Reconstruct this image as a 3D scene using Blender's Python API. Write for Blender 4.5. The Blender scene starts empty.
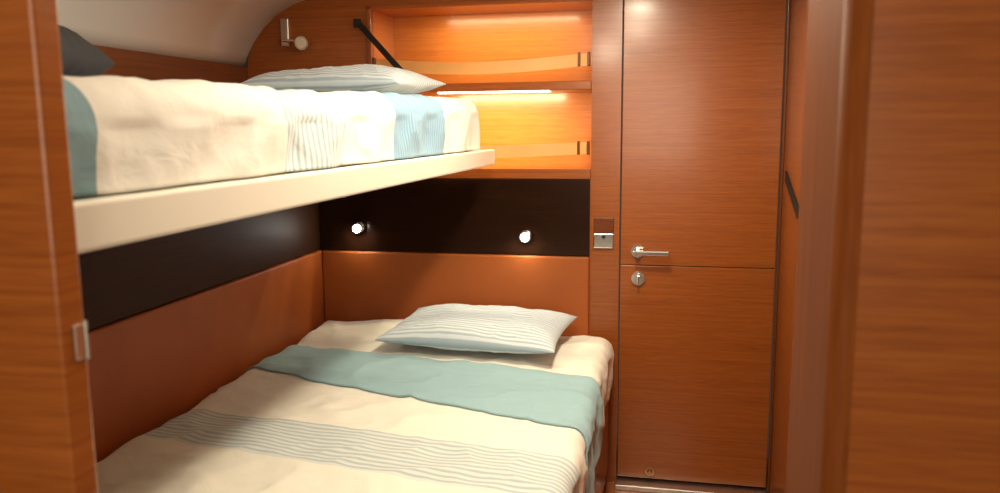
import bpy, bmesh, math, random
from mathutils import Vector, Matrix, noise
random.seed(3)
S = bpy.context.scene
COL = S.collection
S.view_settings.view_transform = "Standard"

# ------------------------------------------------------------ materials
def newmat(name):
    m = bpy.data.materials.new(name); m.use_nodes = True
    nt = m.node_tree
    return m, nt, nt.nodes["Principled BSDF"]

def plain(name, col, rough=0.5, metal=0.0, coat=0.0, emis=None, es=0.0, spec=0.5):
    m, nt, b = newmat(name)
    b.inputs["Base Color"].default_value = (*col, 1)
    b.inputs["Roughness"].default_value = rough
    b.inputs["Metallic"].default_value = metal
    b.inputs["Coat Weight"].default_value = coat
    b.inputs["Specular IOR Level"].default_value = spec
    if emis:
        b.inputs["Emission Color"].default_value = (*emis, 1)
        b.inputs["Emission Strength"].default_value = es
    return m

def wood(name, c1, c2, scale=(1.3, 1.3, 70), rough=0.28, coat=0.25, spec=0.4):
    m, nt, b = newmat(name)
    N, L = nt.nodes, nt.links
    tc = N.new("ShaderNodeTexCoord"); mp = N.new("ShaderNodeMapping")
    mp.inputs["Scale"].default_value = scale
    L.new(tc.outputs["Object"], mp.inputs["Vector"])
    n1 = N.new("ShaderNodeTexNoise"); n1.inputs["Scale"].default_value = 1.6
    n1.inputs["Detail"].default_value = 5; n1.inputs["Roughness"].default_value = 0.6
    n1.inputs["Distortion"].default_value = 0.15
    L.new(mp.outputs[0], n1.inputs["Vector"])
    mp2 = N.new("ShaderNodeMapping")
    mp2.inputs["Scale"].default_value = tuple(s * (8 if s < 10 else 4) for s in scale)
    L.new(tc.outputs["Object"], mp2.inputs["Vector"])
    n2 = N.new("ShaderNodeTexNoise"); n2.inputs["Scale"].default_value = 1.5
    n2.inputs["Detail"].default_value = 3
    L.new(mp2.outputs[0], n2.inputs["Vector"])
    r = N.new("ShaderNodeValToRGB")
    r.color_ramp.elements[0].position = 0.30; r.color_ramp.elements[0].color = (*c1, 1)
    r.color_ramp.elements[1].position = 0.70; r.color_ramp.elements[1].color = (*c2, 1)
    mx = N.new("ShaderNodeMath"); mx.operation = "MULTIPLY_ADD"
    mx.inputs[1].default_value = 0.45
    L.new(n2.outputs["Fac"], mx.inputs[0])
    s2 = N.new("ShaderNodeMath"); s2.operation = "MULTIPLY"; s2.inputs[1].default_value = 0.55
    L.new(n1.outputs["Fac"], s2.inputs[0]); L.new(s2.outputs[0], mx.inputs[2])
    L.new(mx.outputs[0], r.inputs[0]); L.new(r.outputs[0], b.inputs["Base Color"])
    b.inputs["Roughness"].default_value = rough
    b.inputs["Coat Weight"].default_value = coat
    b.inputs["Specular IOR Level"].default_value = spec
    b.inputs["Coat Roughness"].default_value = 0.15
    bp = N.new("ShaderNodeBump"); bp.inputs["Strength"].default_value = 0.05
    bp.inputs["Distance"].default_value = 0.002
    L.new(mx.outputs[0], bp.inputs["Height"]); L.new(bp.outputs[0], b.inputs["Normal"])
    return m

def leather(name, col):
    m, nt, b = newmat(name); N, L = nt.nodes, nt.links
    tc = N.new("ShaderNodeTexCoord")
    n = N.new("ShaderNodeTexNoise"); n.inputs["Scale"].default_value = 3; n.inputs["Detail"].default_value = 4
    L.new(tc.outputs["Object"], n.inputs["Vector"])
    r = N.new("ShaderNodeValToRGB")
    r.color_ramp.elements[0].position = 0.3; r.color_ramp.elements[0].color = (*[c * 0.85 for c in col], 1)
    r.color_ramp.elements[1].position = 0.7; r.color_ramp.elements[1].color = (*[min(1, c * 1.12) for c in col], 1)
    L.new(n.outputs["Fac"], r.inputs[0]); L.new(r.outputs[0], b.inputs["Base Color"])
    v = N.new("ShaderNodeTexVoronoi"); v.inputs["Scale"].default_value = 260
    L.new(tc.outputs["Object"], v.inputs["Vector"])
    bp = N.new("ShaderNodeBump"); bp.inputs["Strength"].default_value = 0.12; bp.inputs["Distance"].default_value = 0.001
    L.new(v.outputs["Distance"], bp.inputs["Height"]); L.new(bp.outputs[0], b.inputs["Normal"])
    b.inputs["Roughness"].default_value = 0.5
    b.inputs["Specular IOR Level"].default_value = 0.35
    return m

def cloth(name, bands, base, slope=0.0, axis=1, bump=0.35):
    m, nt, b = newmat(name); N, L = nt.nodes, nt.links
    uv = N.new("ShaderNodeUVMap"); uv.uv_map = "UVMap"
    sp = N.new("ShaderNodeSeparateXYZ"); L.new(uv.outputs[0], sp.inputs[0])
    ma = N.new("ShaderNodeMath"); ma.operation = "MULTIPLY_ADD"; ma.inputs[1].default_value = slope
    L.new(sp.outputs[1 - axis], ma.inputs[0]); L.new(sp.outputs[axis], ma.inputs[2])
    t = ma.outputs[0]
    rgb = N.new("ShaderNodeRGB"); rgb.outputs[0].default_value = (*base, 1); cur = rgb.outputs[0]
    for lo, hi, col, per, sc in bands:
        g = N.new("ShaderNodeMath"); g.operation = "GREATER_THAN"; g.inputs[1].default_value = lo; L.new(t, g.inputs[0])
        l = N.new("ShaderNodeMath"); l.operation = "LESS_THAN"; l.inputs[1].default_value = hi; L.new(t, l.inputs[0])
        mm = N.new("ShaderNodeMath"); mm.operation = "MULTIPLY"; L.new(g.outputs[0], mm.inputs[0]); L.new(l.outputs[0], mm.inputs[1])
        cc = N.new("ShaderNodeRGB"); cc.outputs[0].default_value = (*col, 1); csrc = cc.outputs[0]
        if per:
            d = N.new("ShaderNodeMath"); d.operation = "MULTIPLY"; d.inputs[1].default_value = 2 * math.pi / per; L.new(t, d.inputs[0])
            sn = N.new("ShaderNodeMath"); sn.operation = "SINE"; L.new(d.outputs[0], sn.inputs[0])
            mr = N.new("ShaderNodeMapRange"); mr.inputs["From Min"].default_value = -0.1; mr.inputs["From Max"].default_value = 0.5
            L.new(sn.outputs[0], mr.inputs["Value"])
            x2 = N.new("ShaderNodeMix"); x2.data_type = "RGBA"
            L.new(mr.outputs[0], x2.inputs["Factor"]); L.new(csrc, x2.inputs["A"]); x2.inputs["B"].default_value = (*sc, 1)
            csrc = x2.outputs["Result"]
        x = N.new("ShaderNodeMix"); x.data_type = "RGBA"
        L.new(mm.outputs[0], x.inputs["Factor"]); L.new(cur, x.inputs["A"]); L.new(csrc, x.inputs["B"])
        cur = x.outputs["Result"]
    L.new(cur, b.inputs["Base Color"])
    b.inputs["Roughness"].default_value = 0.85
    b.inputs["Sheen Weight"].default_value = 0.12
    b.inputs["Specular IOR Level"].default_value = 0.2
    n = N.new("ShaderNodeTexNoise"); n.inputs["Scale"].default_value = 13; n.inputs["Detail"].default_value = 6
    n.inputs["Distortion"].default_value = 0.6
    L.new(uv.outputs[0], n.inputs["Vector"])
    bp = N.new("ShaderNodeBump"); bp.inputs["Strength"].default_value = bump; bp.inputs["Distance"].default_value = 0.014
    L.new(n.outputs["Fac"], bp.inputs["Height"]); L.new(bp.outputs[0], b.inputs["Normal"])
    return m

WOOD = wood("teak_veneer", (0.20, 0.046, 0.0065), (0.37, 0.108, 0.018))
WOOD_SHADED = wood("teak_post_shaded", (0.14, 0.034, 0.006), (0.25, 0.070, 0.012), scale=(50, 50, 1.3), rough=0.6, coat=0.0, spec=0.08)  # teak darkened in colour to shade the post's side face
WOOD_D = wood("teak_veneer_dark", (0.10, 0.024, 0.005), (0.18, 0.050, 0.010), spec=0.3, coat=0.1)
WOOD_LIT = wood("teak_shelf_lit", (0.36, 0.105, 0.016), (0.54, 0.20, 0.038))  # same teak lightened in colour so the compartments look lit
FLOORM = wood("teak_floor", (0.22, 0.07, 0.02), (0.40, 0.14, 0.04), scale=(45, 1.5, 1.5))
LEATHER = leather("cognac_leather", (0.36, 0.092, 0.016))
STRAP = leather("tan_leather", (0.82, 0.42, 0.14))
DARK = wood("dark_glossy_veneer", (0.010, 0.004, 0.002), (0.026, 0.009, 0.004), rough=0.2, coat=0.0, spec=0.22)
DARK2 = wood("dark_satin_veneer", (0.022, 0.008, 0.003), (0.046, 0.017, 0.006), rough=0.5, coat=0.0, spec=0.12)
BLACK = plain("black_webbing", (0.008, 0.008, 0.01), 0.6)
GAP = plain("dark_gap", (0.006, 0.003, 0.002), 0.8)
CHROME = plain("chrome", (0.88, 0.86, 0.82), 0.16, 1.0)
STEEL = plain("brushed_steel", (0.70, 0.67, 0.62), 0.33, 1.0)
BRONZE = plain("aged_bronze", (0.50, 0.30, 0.15), 0.3, 1.0)
LINER = plain("headliner_vinyl", (0.84, 0.83, 0.80), 0.7)
CREAMP = plain("cream_lacquer", (0.80, 0.78, 0.68), 0.35)
MATT = plain("mattress_ticking", (0.75, 0.72, 0.62), 0.9)
CHAR = plain("charcoal_wool", (0.026, 0.026, 0.031), 0.95)
GLOW = plain("lamp_lens", (1, 1, 1), 0.3, emis=(1, 0.95, 0.85), es=160)
LEDM = plain("led_diffuser", (1, 1, 1), 0.3, emis=(1, 0.88, 0.66), es=12)
CREAM = (0.80, 0.79, 0.71); TEAL = (0.30, 0.48, 0.54)
DUV_LOW = cloth("duvet_cloth", [(1.66, 1.90, (0.66, 0.70, 0.68), 0.022, (0.41, 0.51, 0.55))], CREAM, slope=0.14)
TEALC = cloth("teal_cloth", [], TEAL)
DUV_UP = cloth("duvet_cloth_blue_bands", [(0.0, 0.86, (0.20, 0.33, 0.38), 0, TEAL), (1.36, 1.66, (0.64, 0.69, 0.71), 0.020, (0.36, 0.46, 0.53)),
                           (1.95, 2.42, (0.27, 0.43, 0.56), 0.014, (0.17, 0.32, 0.46))], (0.77, 0.76, 0.70))
PIL = cloth("pillow_ticking", [(-9, 9, (0.62, 0.71, 0.77), 0.019, (0.38, 0.48, 0.56))], CREAM)

# ------------------------------------------------------------ helpers
def tag(o, label=None, cat=None, kind=None, group=None):
    if label: o["label"] = label
    if cat: o["category"] = cat
    if kind: o["kind"] = kind
    if group: o["group"] = group
    return o

def finish(bm, name, mats, smooth=False, origin=None):
    bmesh.ops.recalc_face_normals(bm, faces=bm.faces)
    if origin is None:
        xs = [v.co for v in bm.verts]
        origin = Vector([(min(c[i] for c in xs) + max(c[i] for c in xs)) / 2 for i in range(3)])
    origin = Vector(origin)
    bmesh.ops.translate(bm, verts=bm.verts, vec=-origin)
    me = bpy.data.meshes.new(name); bm.to_mesh(me); bm.free()
    for m in (mats if isinstance(mats, (list, tuple)) else [mats]): me.materials.append(m)
    if smooth:
        for p in me.polygons: p.use_smooth = True
    o = bpy.data.objects.new(name, me); o.location = origin
    COL.objects.link(o)
    return o

def addbox(bm, lo, hi, bevel=0.0, seg=2):
    r = bmesh.ops.create_cube(bm, size=1)
    vs = r["verts"]
    for v in vs:
        v.co = Vector([lo[i] + (v.co[i] + 0.5) * (hi[i] - lo[i]) for i in range(3)])
    if bevel:
        es = list({e for v in vs for e in v.link_edges})
        bmesh.ops.bevel(bm, geom=es, offset=bevel, segments=seg, affect="EDGES", profile=0.5)

def box(name, lo, hi, mat, bevel=0.003, seg=2):
    bm = bmesh.new(); addbox(bm, lo, hi, bevel, seg)
    return finish(bm, name, mat)

def cyl(bm, p0, p1, r0, r1=None, seg=28):
    p0, p1 = Vector(p0), Vector(p1); d = p1 - p0
    rot = d.to_track_quat("Z", "Y").to_matrix().to_4x4()
    bmesh.ops.create_cone(bm, cap_ends=True, segments=seg, radius1=r0, radius2=r0 if r1 is None else r1,
                          depth=d.length, matrix=Matrix.Translation((p0 + p1) / 2) @ rot)

def sphere(bm, c, r, sc=(1, 1, 1)):
    bmesh.ops.create_uvsphere(bm, u_segments=24, v_segments=14, radius=r,
                              matrix=Matrix.Translation(c) @ Matrix.Diagonal((*sc, 1)))

def prism(bm, poly, axis, a, b):
    def P(p, t):
        if axis == 1: return (p[0], t, p[1])
        if axis == 2: return (p[0], p[1], t)
        return (t, p[0], p[1])
    A = [bm.verts.new(P(p, a)) for p in poly]; B = [bm.verts.new(P(p, b)) for p in poly]
    bm.faces.new(A); bm.faces.new(B[::-1])
    n = len(poly)
    for i in range(n):
        bm.faces.new((A[i], A[(i + 1) % n], B[(i + 1) % n], B[i]))

def par(c, p):
    c.parent = p; c.matrix_parent_inverse = Matrix.Translation(-p.location)
    return c

def empty(name, loc):
    o = bpy.data.objects.new(name, None); o.location = loc; o.empty_display_size = 0.05
    COL.objects.link(o); return o

# ------------------------------------------------------------ room shell
Yb = 3.22
Xl, Xu, Xr = -1.49, -1.78, 0.43
o = box("floor", (-1.9, -1.2, -0.05), (1.2, 3.60, 0.0), FLOORM, 0); tag(o, kind="structure", label="teak cabin floor")
bm = bmesh.new()
prof = [(-1.80, 1.75), (-1.775, 1.80), (-1.745, 1.85), (-1.70, 1.905), (-1.64, 1.955), (-1.56, 2.0), (-1.46, 2.03), (-1.3, 2.055), (-1.0, 2.07), (-0.5, 2.08), (1.2, 2.08)]
prism(bm, prof + [(1.2, 2.14), (-1.9, 2.14), (-1.9, 1.75)], 1, -1.2, 3.6)
o = finish(bm, "ceiling", LINER, False); tag(o, kind="structure", label="off-white curved vinyl headliner")
for p in o.data.polygons:
    if abs(p.normal.y) < 0.5: p.use_smooth = True
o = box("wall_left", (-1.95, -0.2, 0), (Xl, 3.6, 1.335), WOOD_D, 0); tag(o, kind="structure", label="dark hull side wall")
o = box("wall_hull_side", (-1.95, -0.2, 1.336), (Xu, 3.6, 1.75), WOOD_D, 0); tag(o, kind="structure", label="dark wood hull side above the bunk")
SX0, SX1, SZ0, SZ1 = -1.215, -0.302, 1.30, 1.972
bm = bmesh.new()
arch = [(Xu, 1.336), (Xu, 1.74), (-1.775, 1.79), (-1.745, 1.85), (-1.70, 1.905), (-1.64, 1.955), (-1.56, 2.0), (-1.46, 2.03), (-1.3, 2.055), (SX0, 2.06), (SX0, 1.336)]
prism(bm, arch, 1, Yb, Yb + 0.03)
addbox(bm, (SX0, Yb, SZ1), (SX1, Yb + 0.03, 2.075))
addbox(bm, (Xl, Yb, 0.0), (SX1, Yb + 0.03, SZ0))
addbox(bm, (SX1, Yb, 0.0), (-0.186, Yb + 0.03, 2.08))
addbox(bm, (-0.186, Yb, 2.02), (Xr, Yb + 0.03, 2.08))
o = finish(bm, "wall_back", WOOD); tag(o, kind="structure", label="teak veneered bulkhead")
o = box("wall_right", (Xr, 1.15, 0), (Xr + 0.05, 3.6, 2.08), WOOD, 0); tag(o, kind="structure", label="teak veneered side wall")
o = box("wall_near_left", (-1.95, 0.68, 0), (-0.597, 0.715, 2.075), WOOD, 0.004); tag(o, kind="structure", label="teak partition beside the bunks")
bm = bmesh.new()
x0, y0, rr = 0.170, 0.868, 0.018
xm = 0.194
poly = [(xm, 1.12), (x0 + 0.01, 1.12), (x0, 1.11)]
for i in range(13):
    a = math.pi + i / 12 * math.pi / 2
    poly.append((x0 + rr + rr * math.cos(a), y0 + rr + rr * math.sin(a)))
poly += [(xm, y0)]
prism(bm, poly, 2, 0.0, 2.078)
o = finish(bm, "trim_3", WOOD_SHADED); tag(o, kind="structure", label="rounded teak corner post")
for p in o.data.polygons:
    if abs(p.normal.z) < 0.5 and abs(p.normal.x) > 0.02 and abs(p.normal.y) > 0.02: p.use_smooth = True
o = box("wall_near_right", (xm + 0.0005, y0 + 0.002, 0), (0.9, 1.12, 2.078), WOOD, 0.001); tag(o, kind="structure", label="teak partition")
o = box("trim_1", (0.4205, 3.205, 0), (0.4295, 3.2195, 2.07), WOOD_D, 0.002); tag(o, kind="structure", label="narrow dark door jamb trim")
o = box("trim_2", (-0.186, 3.15, 0.0005), (0.418, 3.26, 0.022), STEEL, 0.003); tag(o, kind="structure", label="bright metal door threshold")

# ------------------------------------------------------------ door
d = box("door_1", (-0.184, 3.245, 0.028), (0.418, 3.265, 2.018), GAP, 0); tag(d, kind="structure", label="teak cabin door with horizontal seam and chrome lever")
par(box("upper_panel", (-0.180, Yb - 0.004, 0.933), (0.416, 3.244, 2.014), WOOD, 0.002), d)
par(box("lower_panel", (-0.180, Yb - 0.004, 0.032), (0.416, 3.244, 0.930), WOOD, 0.002), d)
yf = Yb - 0.004
bm = bmesh.new()
hx, hz = -0.112, 0.990
cyl(bm, (hx, yf, hz), (hx, yf - 0.009, hz), 0.027, 0.026)
cyl(bm, (hx, yf - 0.008, hz), (hx, yf - 0.05, hz), 0.010)
addbox(bm, (hx - 0.011, yf - 0.060, hz - 0.010), (hx + 0.125, yf - 0.046, hz + 0.009), 0.005, 3)
par(tag(finish(bm, "door_handle", CHROME), label="chrome lever handle"), d)
bm = bmesh.new()
lx, lz = -0.108, 0.878
cyl(bm, (lx, yf, lz), (lx, yf - 0.010, lz), 0.029, 0.027)
cyl(bm, (lx, yf - 0.010, lz), (lx, yf - 0.022, lz), 0.012)
addbox(bm, (lx - 0.004, yf - 0.036, lz - 0.017), (lx + 0.004, yf - 0.021, lz + 0.017), 0.003)
par(tag(finish(bm, "thumb_turn", CHROME), label="round chrome privacy lock"), d)
bm = bmesh.new()
cyl(bm, (-0.047, yf, 0.065), (-0.047, yf - 0.006, 0.065), 0.021, 0.020)
cyl(bm, (-0.047, yf - 0.006, 0.065), (-0.047, yf - 0.024, 0.065), 0.011, 0.009)
par(tag(finish(bm, "door_catch", BRONZE), label="small bronze door catch"), d)

e = empty("recessed_pull", (Xr, 2.95, 1.25)); tag(e, "dark slanted recessed pull on the teak side wall", "door pull")
bm = bmesh.new()
prism(bm, [(3.12, 1.315), (3.12, 1.285), (2.80, 1.18), (2.80, 1.215)], 0, Xr - 0.006, Xr - 0.0005)
par(finish(bm, "pull_plate", GAP), e)
bm = bmesh.new()
prism(bm, [(3.12, 1.285), (3.12, 1.279), (2.80, 1.174), (2.80, 1.18)], 0, Xr - 0.009, Xr - 0.0005)
par(finish(bm, "pull_lip", WOOD_D), e)

e = empty("hinge", (-0.596, 0.70, 1.27)); tag(e, "slim steel hinge on the edge of the teak partition", "hinge")
bm = bmesh.new(); addbox(bm, (-0.5965, 0.696, 1.245), (-0.5945, 0.709, 1.282), 0.0006)
par(finish(bm, "hinge_leaf", STEEL), e)
bm = bmesh.new(); cyl(bm, (-0.5945, 0.7115, 1.243), (-0.5945, 0.7115, 1.284), 0.002)
par(finish(bm, "hinge_pin", STEEL), e)

# ------------------------------------------------------------ wall upholstery & dark panels
o = box("upholstered_panel", (Xl + 0.03, Yb - 0.03, 0.001), (SX1 - 0.002, Yb - 0.0005, 0.962), LEATHER, 0.008, 3)
tag(o, "cognac leather headboard panel behind the double bed", "wall panel")
o = box("upholstered_panel", (Xl + 0.0005, 0.75, 0.001), (Xl + 0.028, Yb - 0.001, 0.962), LEATHER, 0.008, 3)
tag(o, "cognac leather panel along the hull beside the double bed", "wall panel")
o = box("dark_panel", (Xl + 0.02, Yb - 0.018, 0.966), (SX1 - 0.002, Yb - 0.0005, 1.275), DARK, 0.002)
tag(o, "dark glossy panel above the leather headboard", "wall panel")
o = box("dark_panel", (Xl + 0.0005, 0.75, 0.966), (Xl + 0.018, Yb - 0.001, 1.332), DARK2, 0.002)
tag(o, "dark brown panel along the hull under the bunk", "wall panel")

# ------------------------------------------------------------ shelf cabinet
e = empty("built_in_shelf", ((SX0 + SX1) / 2, 3.35, SZ0)); tag(e, "open teak shelf unit with two lit compartments and leather straps", "shelf")
bm = bmesh.new()
Yd = 3.50
y1 = Yb + 0.0305
addbox(bm, (SX0 - 0.018, y1, SZ0 - 0.018), (SX0, Yd, SZ1 + 0.018))
addbox(bm, (SX1, y1, SZ0 - 0.018), (SX1 + 0.018, Yd, SZ1 + 0.018))
addbox(bm, (SX0, y1, SZ1), (SX1, Yd, SZ1 + 0.018))
addbox(bm, (SX0, y1, SZ0 - 0.018), (SX1, Yd, SZ0))
addbox(bm, (SX0 - 0.018, Yd, SZ0 - 0.018), (SX1 + 0.018, Yd + 0.015, SZ1 + 0.018))
par(finish(bm, "body", WOOD_LIT), e)
par(box("shelf_board", (SX0, Yb - 0.012, 1.628), (SX1, Yd - 0.001, 1.664), WOOD, 0.004), e)
bm = bmesh.new()
addbox(bm, (SX0 - 0.012, Yb - 0.014, SZ0 - 0.024), (SX1, Yb - 0.001, SZ0 + 0.018), 0.003)
addbox(bm, (SX0 - 0.012, Yb - 0.014, SZ0 + 0.018), (SX0 + 0.006, Yb - 0.001, SZ1 + 0.006), 0.003)
addbox(bm, (SX0 - 0.012, Yb - 0.014, SZ1 - 0.006), (SX1, Yb - 0.001, SZ1 + 0.010), 0.003)
par(tag(finish(bm, "frame", WOOD), label="raised teak frame lip"), e)
def strap(zc, sag):
    bm = bmesh.new(); n = 30; h = 0.024; rows = []
    for i in range(n + 1):
        t = i / n; x = SX0 + 0.012 + t * (SX1 - SX0 - 0.024)
        s = math.sin(math.pi * t)
        yy = Yb + 0.012 - 0.070 * s; zz = zc - sag * s
        rows.append([bm.verts.new((x, yy + dy, zz + dz)) for dy, dz in ((-0.003, -h), (-0.003, h), (0.003, h), (0.003, -h))])
    for a, b in zip(rows, rows[1:]):
        for k in range(4):
            bm.faces.new((a[k], a[(k + 1) % 4], b[(k + 1) % 4], b[k]))
    bm.faces.new(rows[0]); bm.faces.new(rows[-1][::-1])
    s = par(tag(finish(bm, "retaining_strap", STRAP), label="tan leather retaining strap"), e)
    for x in (SX0 + 0.012, SX1 - 0.012, SX1 - 0.05):
        par(box("strap_clip", (x - 0.005, Yb - 0.012, zc - 0.027), (x + 0.005, Yb + 0.020, zc + 0.027), WOOD_D, 0.002), s)
strap(1.747, 0.030); strap(1.40, 0.014)
e2 = empty("strip_light", (-0.85, 3.24, 1.62)); tag(e2, "thin warm light strip under the shelf board", "light")
par(box("diffuser", (-0.93, Yb - 0.010, 1.6235), (-0.47, Yb - 0.002, 1.6275), LEDM, 0.001), e2)
par(box("housing", (-0.94, Yb - 0.001, 1.618), (-0.46, Yb + 0.012, 1.6275), STEEL, 0.001), e2)

e3 = empty("bunk_strap", (-1.26, 3.2, 1.91)); tag(e3, "black webbing strap running from the bulkhead to the bunk", "strap")
bm = bmesh.new()
p0, p1 = Vector((-1.262, 3.195, 1.915)), Vector((-1.00, 3.09, 1.66))
dr = (p1 - p0).normalized(); side = dr.cross(Vector((0, 1, 0))).normalized() * 0.012; th = Vector((0, 0.002, 0))
vs = [bm.verts.new(p + s * side + k * th) for p in (p0, p1) for s, k in ((-1, -1), (1, -1), (1, 1), (-1, 1))]
for k in range(4): bm.faces.new((vs[k], vs[(k + 1) % 4], vs[4 + (k + 1) % 4], vs[4 + k]))
bm.faces.new(vs[:4]); bm.faces.new(vs[4:][::-1])
par(finish(bm, "webbing", BLACK), e3)
bm = bmesh.new()
addbox(bm, (-1.28, 3.19, 1.895), (-1.25, Yb - 0.0145, 1.93), 0.003)
par(finish(bm, "anchor", BLACK), e3)

# ------------------------------------------------------------ reading lamp
e = empty("reading_lamp", (-1.59, Yb, 1.88)); tag(e, "chrome reading lamp on the arched teak bulkhead", "lamp")
bm = bmesh.new(); addbox(bm, (-1.613, Yb - 0.014, 1.828), (-1.577, Yb - 0.0005, 1.945), 0.005, 3)
par(finish(bm, "wall_plate", STEEL), e)
bm = bmesh.new(); cyl(bm, (-1.593, Yb - 0.013, 1.852), (-1.578, Yb - 0.05, 1.85), 0.007); cyl(bm, (-1.585, Yb - 0.05, 1.85), (-1.50, Yb - 0.06, 1.842), 0.007)
par(finish(bm, "arm", CHROME), e)
bm = bmesh.new(); cyl(bm, (-1.497, Yb - 0.035, 1.846), (-1.486, Yb - 0.085, 1.832), 0.020, 0.028)
par(finish(bm, "lamp_head", CHROME), e)
bm = bmesh.new(); cyl(bm, (-1.4859, Yb - 0.0855, 1.832), (-1.4855, Yb - 0.088, 1.8315), 0.021)
par(finish(bm, "lens", plain("unlit_lens", (0.62, 0.58, 0.48), 0.2)), e)

def spot(x, z):
    e = empty("spotlight", (x, Yb - 0.02, z)); tag(e, "small lit chrome reading spotlight on the dark panel", "lamp", group="reading spotlights under the bunk")
    y = Yb - 0.0185
    bm = bmesh.new(); cyl(bm, (x, y, z), (x, y - 0.010, z), 0.026, 0.023)
    par(finish(bm, "bezel", CHROME), e)
    bm = bmesh.new(); cyl(bm, (x, y - 0.0105, z), (x, y - 0.035, z - 0.004), 0.018, 0.022)
    par(finish(bm, "lamp_head", CHROME), e)
    bm = bmesh.new(); sphere(bm, (x, y - 0.038, z - 0.004), 0.0165, (1, 0.5, 1))
    par(finish(bm, "lens", GLOW, True), e)
    L = bpy.data.lights.new("spot_light", "SPOT"); L.energy = 1.5; L.color = (1, .9, .72); L.spot_size = 2.2; L.spot_blend = 1; L.shadow_soft_size = 0.015
    lo = bpy.data.objects.new("spot_light", L); lo.location = (x, y - 0.055, z - 0.005); lo.rotation_euler = (math.radians(60), 0, 0); COL.objects.link(lo)
    par(lo, e)
spot(-1.285, 1.068); spot(-0.563, 1.045)

e = empty("switch_plate", (-0.252, Yb, 1.05)); tag(e, "square bronze and chrome switch plate on the teak column", "switch")
y = Yb - 0.0005
par(box("upper_rocker", (-0.289, y - 0.008, 1.062), (-0.208, y, 1.122), WOOD_D, 0.003), e)
par(tag(box("chrome_flap", (-0.289, y - 0.012, 0.998), (-0.208, y, 1.058), CHROME, 0.004), label="chrome lower flap"), e)
bm = bmesh.new(); cyl(bm, (-0.248, y - 0.012, 1.045), (-0.248, y - 0.017, 1.045), 0.007)
par(finish(bm, "button", GAP), e)

# ------------------------------------------------------------ cloth surfaces
def wrinkle(p, q, amp, seed):
    v = noise.noise(Vector((p * 2.2 + seed, q * 2.6, seed))) * 1.0
    r = 1 - abs(noise.noise(Vector((p * 4.5 + q * 3 + seed, q * 5.5 - p * 2, seed + 5))))
    r2 = 1 - abs(noise.noise(Vector((p * 9 - q * 5, q * 12 + p * 4, seed + 9))))
    return amp * (v + 0.9 * r * r * r + 0.45 * r2 * r2 - 0.9)

def drape_pt(p, q, X0, X1, Y0, Y1, top, r, zmin, amp, seed, off=0.0, tilt=0.0, ext=0.3, bump=None):
    ix0, ix1, iy0, iy1 = X0 + r, X1 - r, Y0 + r, Y1 - r
    nx, ny = min(max(p, ix0), ix1), min(max(q, iy0), iy1)
    dx, dy = p - nx, q - ny; L = math.hypot(dx, dy)
    w = wrinkle(p, q, amp, seed) + off
    top = top + tilt * (ny - Y1) + (bump(nx, ny) if bump else 0)
    if L < 1e-6: return Vector((p, q, top + w))
    ux, uy = dx / L, dy / L
    qa = math.pi * r / 2
    if L < qa:
        a = L / r; R = r + w
        return Vector((nx + ux * R * math.sin(a), ny + uy * R * math.sin(a), top - r + R * math.cos(a)))
    f = (L - qa) / (ext - qa)
    z = (top - r) + (zmin - top + r) * min(f, 1.0)
    rr = r + w + 0.006 * math.sin(q * 23 + p * 17 + seed) - 0.06 * max(0.0, f - 1)
    return Vector((nx + ux * rr, ny + uy * rr, z))

def drape(name, X0, X1, Y0, Y1, top, r, zmin, mat, amp, seed, nx=150, ny=220, thick=0.010, prange=None, qfun=None, off=0.0, tilt=0.0, bump=None):
    ext = math.pi * r / 2 + (top - r - zmin)
    P0, P1 = (X0 + r - ext, X1 - r + ext) if prange is None else prange
    bm = bmesh.new(); uvl = bm.loops.layers.uv.new("UVMap")
    G = []
    for i in range(nx + 1):
        p = P0 + (P1 - P0) * i / nx
        q0, q1 = (Y0 + r - ext, Y1 - r + ext) if qfun is None else qfun(p)
        row = []
        for j in range(ny + 1):
            q = q0 + (q1 - q0) * j / ny
            v = bm.verts.new(drape_pt(p, q, X0, X1, Y0, Y1, top, r, zmin, amp, seed, off, tilt, ext, bump))
            row.append((v, p, q))
        G.append(row)
    for i in range(nx):
        for j in range(ny):
            c = [G[i][j], G[i + 1][j], G[i + 1][j + 1], G[i][j + 1]]
            f = bm.faces.new([k[0] for k in c])
            for lp, k in zip(f.loops, c): lp[uvl].uv = (k[1], k[2])
    o = finish(bm, name, mat, True)
    s = o.modifiers.new("thickness", "SOLIDIFY"); s.thickness = thick; s.offset = -1
    return o

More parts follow.
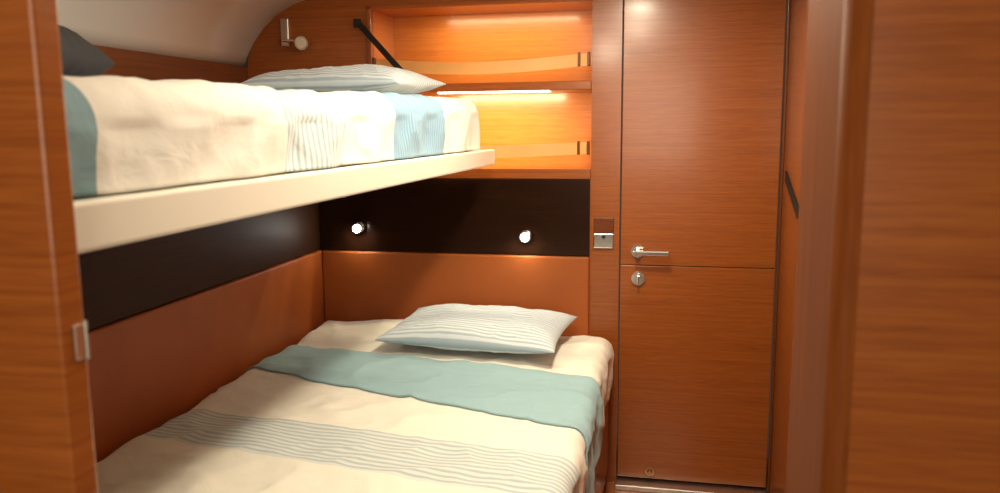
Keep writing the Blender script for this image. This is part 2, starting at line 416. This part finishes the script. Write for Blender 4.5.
def pillow(name, cx, cy, cz, w, d, h, rot, tilt, mat, seed):
    bm = bmesh.new(); uvl = bm.loops.layers.uv.new("UVMap"); n, m = 64, 48
    def pos(u, v, s):
        ey = 1 - 0.05 * (1 - u * u)
        hh = max(0.0, (1 - abs(u) ** 3.0)) ** 0.5 * max(0.0, (1 - abs(v) ** 3.0)) ** 0.5
        nz = noise.noise(Vector((u * 1.6 + seed, v * 1.6, s * 3)))
        rg = 1 - abs(noise.noise(Vector((u * 3 + v * 1.5 + seed, v * 3 - u * 2, seed))))
        wr = (0.012 * nz + 0.006 * (rg ** 4 - 0.5)) * min(1, hh * 1.5)
        z = (hh * h / 2 + wr) * (1 if s > 0 else -0.75)
        return Vector((u * w / 2 * (1 - 0.06 * (1 - v * v)), v * d / 2 * ey, z))
    U = [math.sin((-1 + 2 * i / n) * math.pi / 2) for i in range(n + 1)]
    V = [math.sin((-1 + 2 * j / m) * math.pi / 2) for j in range(m + 1)]
    top = [[bm.verts.new(pos(a, b, 1)) for b in V] for a in U]
    bot = [[top[i][j] if i in (0, n) or j in (0, m) else bm.verts.new(pos(U[i], V[j], -1)) for j in range(m + 1)] for i in range(n + 1)]
    for T, fl in ((top, False), (bot, True)):
        for i in range(n):
            for j in range(m):
                idx = [(i, j), (i + 1, j), (i + 1, j + 1), (i, j + 1)]
                if fl: idx = idx[::-1]
                f = bm.faces.new([T[a][b] for a, b in idx])
                for lp, (a, b) in zip(f.loops, idx): lp[uvl].uv = (U[a] * w / 2, V[b] * d / 2)
    o = finish(bm, name, mat, True, origin=(0, 0, 0))
    o.location = (cx, cy, cz); o.rotation_euler = (tilt[0], tilt[1], rot)
    return o

# lower double bed
e = empty("double_bed", (-0.85, 2.1, 0)); tag(e, "low double bed with teak base fitted into the cabin corner", "bed")
par(box("bed_base", (Xl + 0.032, 1.10, 0.001), (-0.240, Yb - 0.032, 0.285), WOOD_D, 0.004), e)
bm = bmesh.new()
addbox(bm, (-0.2395, 1.10, 0.10), (-0.215, 3.15, 0.425), 0.008, 3)
par(tag(finish(bm, "side_rail", WOOD), label="rounded teak side rail"), e)
m = box("mattress", (Xl + 0.07, 1.17, 0.288), (-0.26, Yb - 0.08, 0.610), MATT, 0.05, 4); tag(m, "thick mattress of the double bed", "mattress")
LB = (Xl + 0.042, -0.205, 1.13, Yb - 0.050, 0.648, 0.055)
def hb(x, y): return 0.050 * math.exp(-((x + 1.08) / 0.36) ** 2 - ((y - 3.08) / 0.20) ** 2)
dv = drape("duvet", *LB, 0.435, DUV_LOW, 0.011, 2.0, bump=hb); tag(dv, "cream duvet with a pale striped band on the double bed", "duvet")
def qf(p):
    pp = min(p, -0.1)
    return 2.065 - 0.295 * pp, 2.567 - 0.16 * pp
extp = math.pi * 0.055 / 2 + 0.648 - 0.055 - 0.435
tb = drape("folded_band", *LB, 0.435, TEALC, 0.011, 2.0, nx=150, ny=60, thick=0.006, prange=(LB[0] + 0.012, LB[1] - 0.055 + extp), qfun=qf, off=0.0085, bump=hb)
tag(tb, label="teal folded band across the duvet"); par(tb, dv)
o = pillow("pillow", -0.695, 2.92, 0.720, 0.68, 0.45, 0.12, math.radians(-4), (math.radians(3), 0), PIL, 1)
tag(o, "pale blue striped pillow lying on the double bed", "pillow")

# upper bunk
e = empty("bunk_bed", (-1.2, 1.9, 1.34)); tag(e, "fold-down upper bunk with cream lacquered front board", "bunk bed")
par(box("platform", (Xu + 0.004, 0.725, 1.3405), (-0.692, 3.05, 1.398), MATT, 0.003), e)
par(tag(box("front_board", (-0.6915, 0.72, 1.340), (-0.660, 3.06, 1.400), CREAMP, 0.006, 3), label="cream lacquered front board"), e)
m = box("mattress", (Xu + 0.04, 0.79, 1.400), (-0.74, 2.88, 1.505), MATT, 0.04, 4); tag(m, "slim mattress on the upper bunk", "mattress")
UB = (Xu + 0.022, -0.684, 0.74, 2.955, 1.590, 0.06)
dv2 = drape("duvet", *UB, 1.403, DUV_UP, 0.009, 7.0, tilt=0.020); tag(dv2, "cream duvet with blue bands on the upper bunk", "duvet")
o = pillow("pillow", -1.11, 2.68, 1.634, 0.58, 0.46, 0.125, math.radians(-4), (math.radians(2), 0), PIL, 5)
tag(o, "pale blue striped pillow lying on the upper bunk", "pillow")
o = pillow("cushion", -1.36, 1.42, 1.632, 0.38, 0.36, 0.16, math.radians(20), (0, 0), CHAR, 8)
tag(o, "dark charcoal woollen cushion on the upper bunk", "cushion")

# ------------------------------------------------------------ lights
LC = (1, .85, .62)
def area(name, loc, target, size, power, col=LC, sy=None):
    L = bpy.data.lights.new(name, "AREA"); L.energy = power; L.color = col; L.size = size
    if sy: L.shape = "RECTANGLE"; L.size_y = sy
    o = bpy.data.objects.new(name, L); o.location = loc
    o.rotation_euler = (Vector(target) - Vector(loc)).to_track_quat("-Z", "Y").to_euler(); COL.objects.link(o)
area("ceiling_light", (-0.15, 2.35, 2.06), (-0.2, 2.3, 0), 0.12, 18)
area("ceiling_light", (-0.20, 1.45, 2.06), (-0.5, 1.6, 0.5), 0.12, 9)
L = bpy.data.lights.new("headliner_fill", "POINT"); L.energy = 9; L.color = LC; L.shadow_soft_size = 0.07  # added point light with no fixture, brightens the headliner
o = bpy.data.objects.new("headliner_fill", L); o.location = (-0.35, 1.85, 1.90); COL.objects.link(o)
area("cabin_fill", (-0.1, -0.7, 1.55), (-0.5, 3, 0.9), 0.8, 17, (1, .86, .66))
area("shelf_light", (-0.70, 3.33, 1.965), (-0.70, 3.36, 1.6), 0.6, 4.2, (1, .78, .46), 0.04)
area("shelf_light", (-0.72, 3.28, 1.620), (-0.72, 3.40, 1.3), 0.5, 6.0, (1, .82, .48), 0.03)
W = bpy.data.worlds.new("world"); S.world = W; W.use_nodes = True
W.node_tree.nodes["Background"].inputs[0].default_value = (1, .85, .68, 1)
W.node_tree.nodes["Background"].inputs[1].default_value = 0.10

# ------------------------------------------------------------ camera
c = bpy.data.cameras.new("camera"); c.lens = 28.8; c.sensor_width = 36; c.clip_start = 0.02
c.dof.use_dof = True; c.dof.focus_distance = 2.7; c.dof.aperture_fstop = 4.0
co = bpy.data.objects.new("camera", c)
co.matrix_world = (Matrix.Translation((0, 0, 1.48)) @ Matrix.Rotation(math.radians(11.87), 4, "Z")
                   @ Matrix.Rotation(math.radians(90 - 8.4), 4, "X") @ Matrix.Rotation(math.radians(-0.45), 4, "Z"))
COL.objects.link(co)
S.camera = co
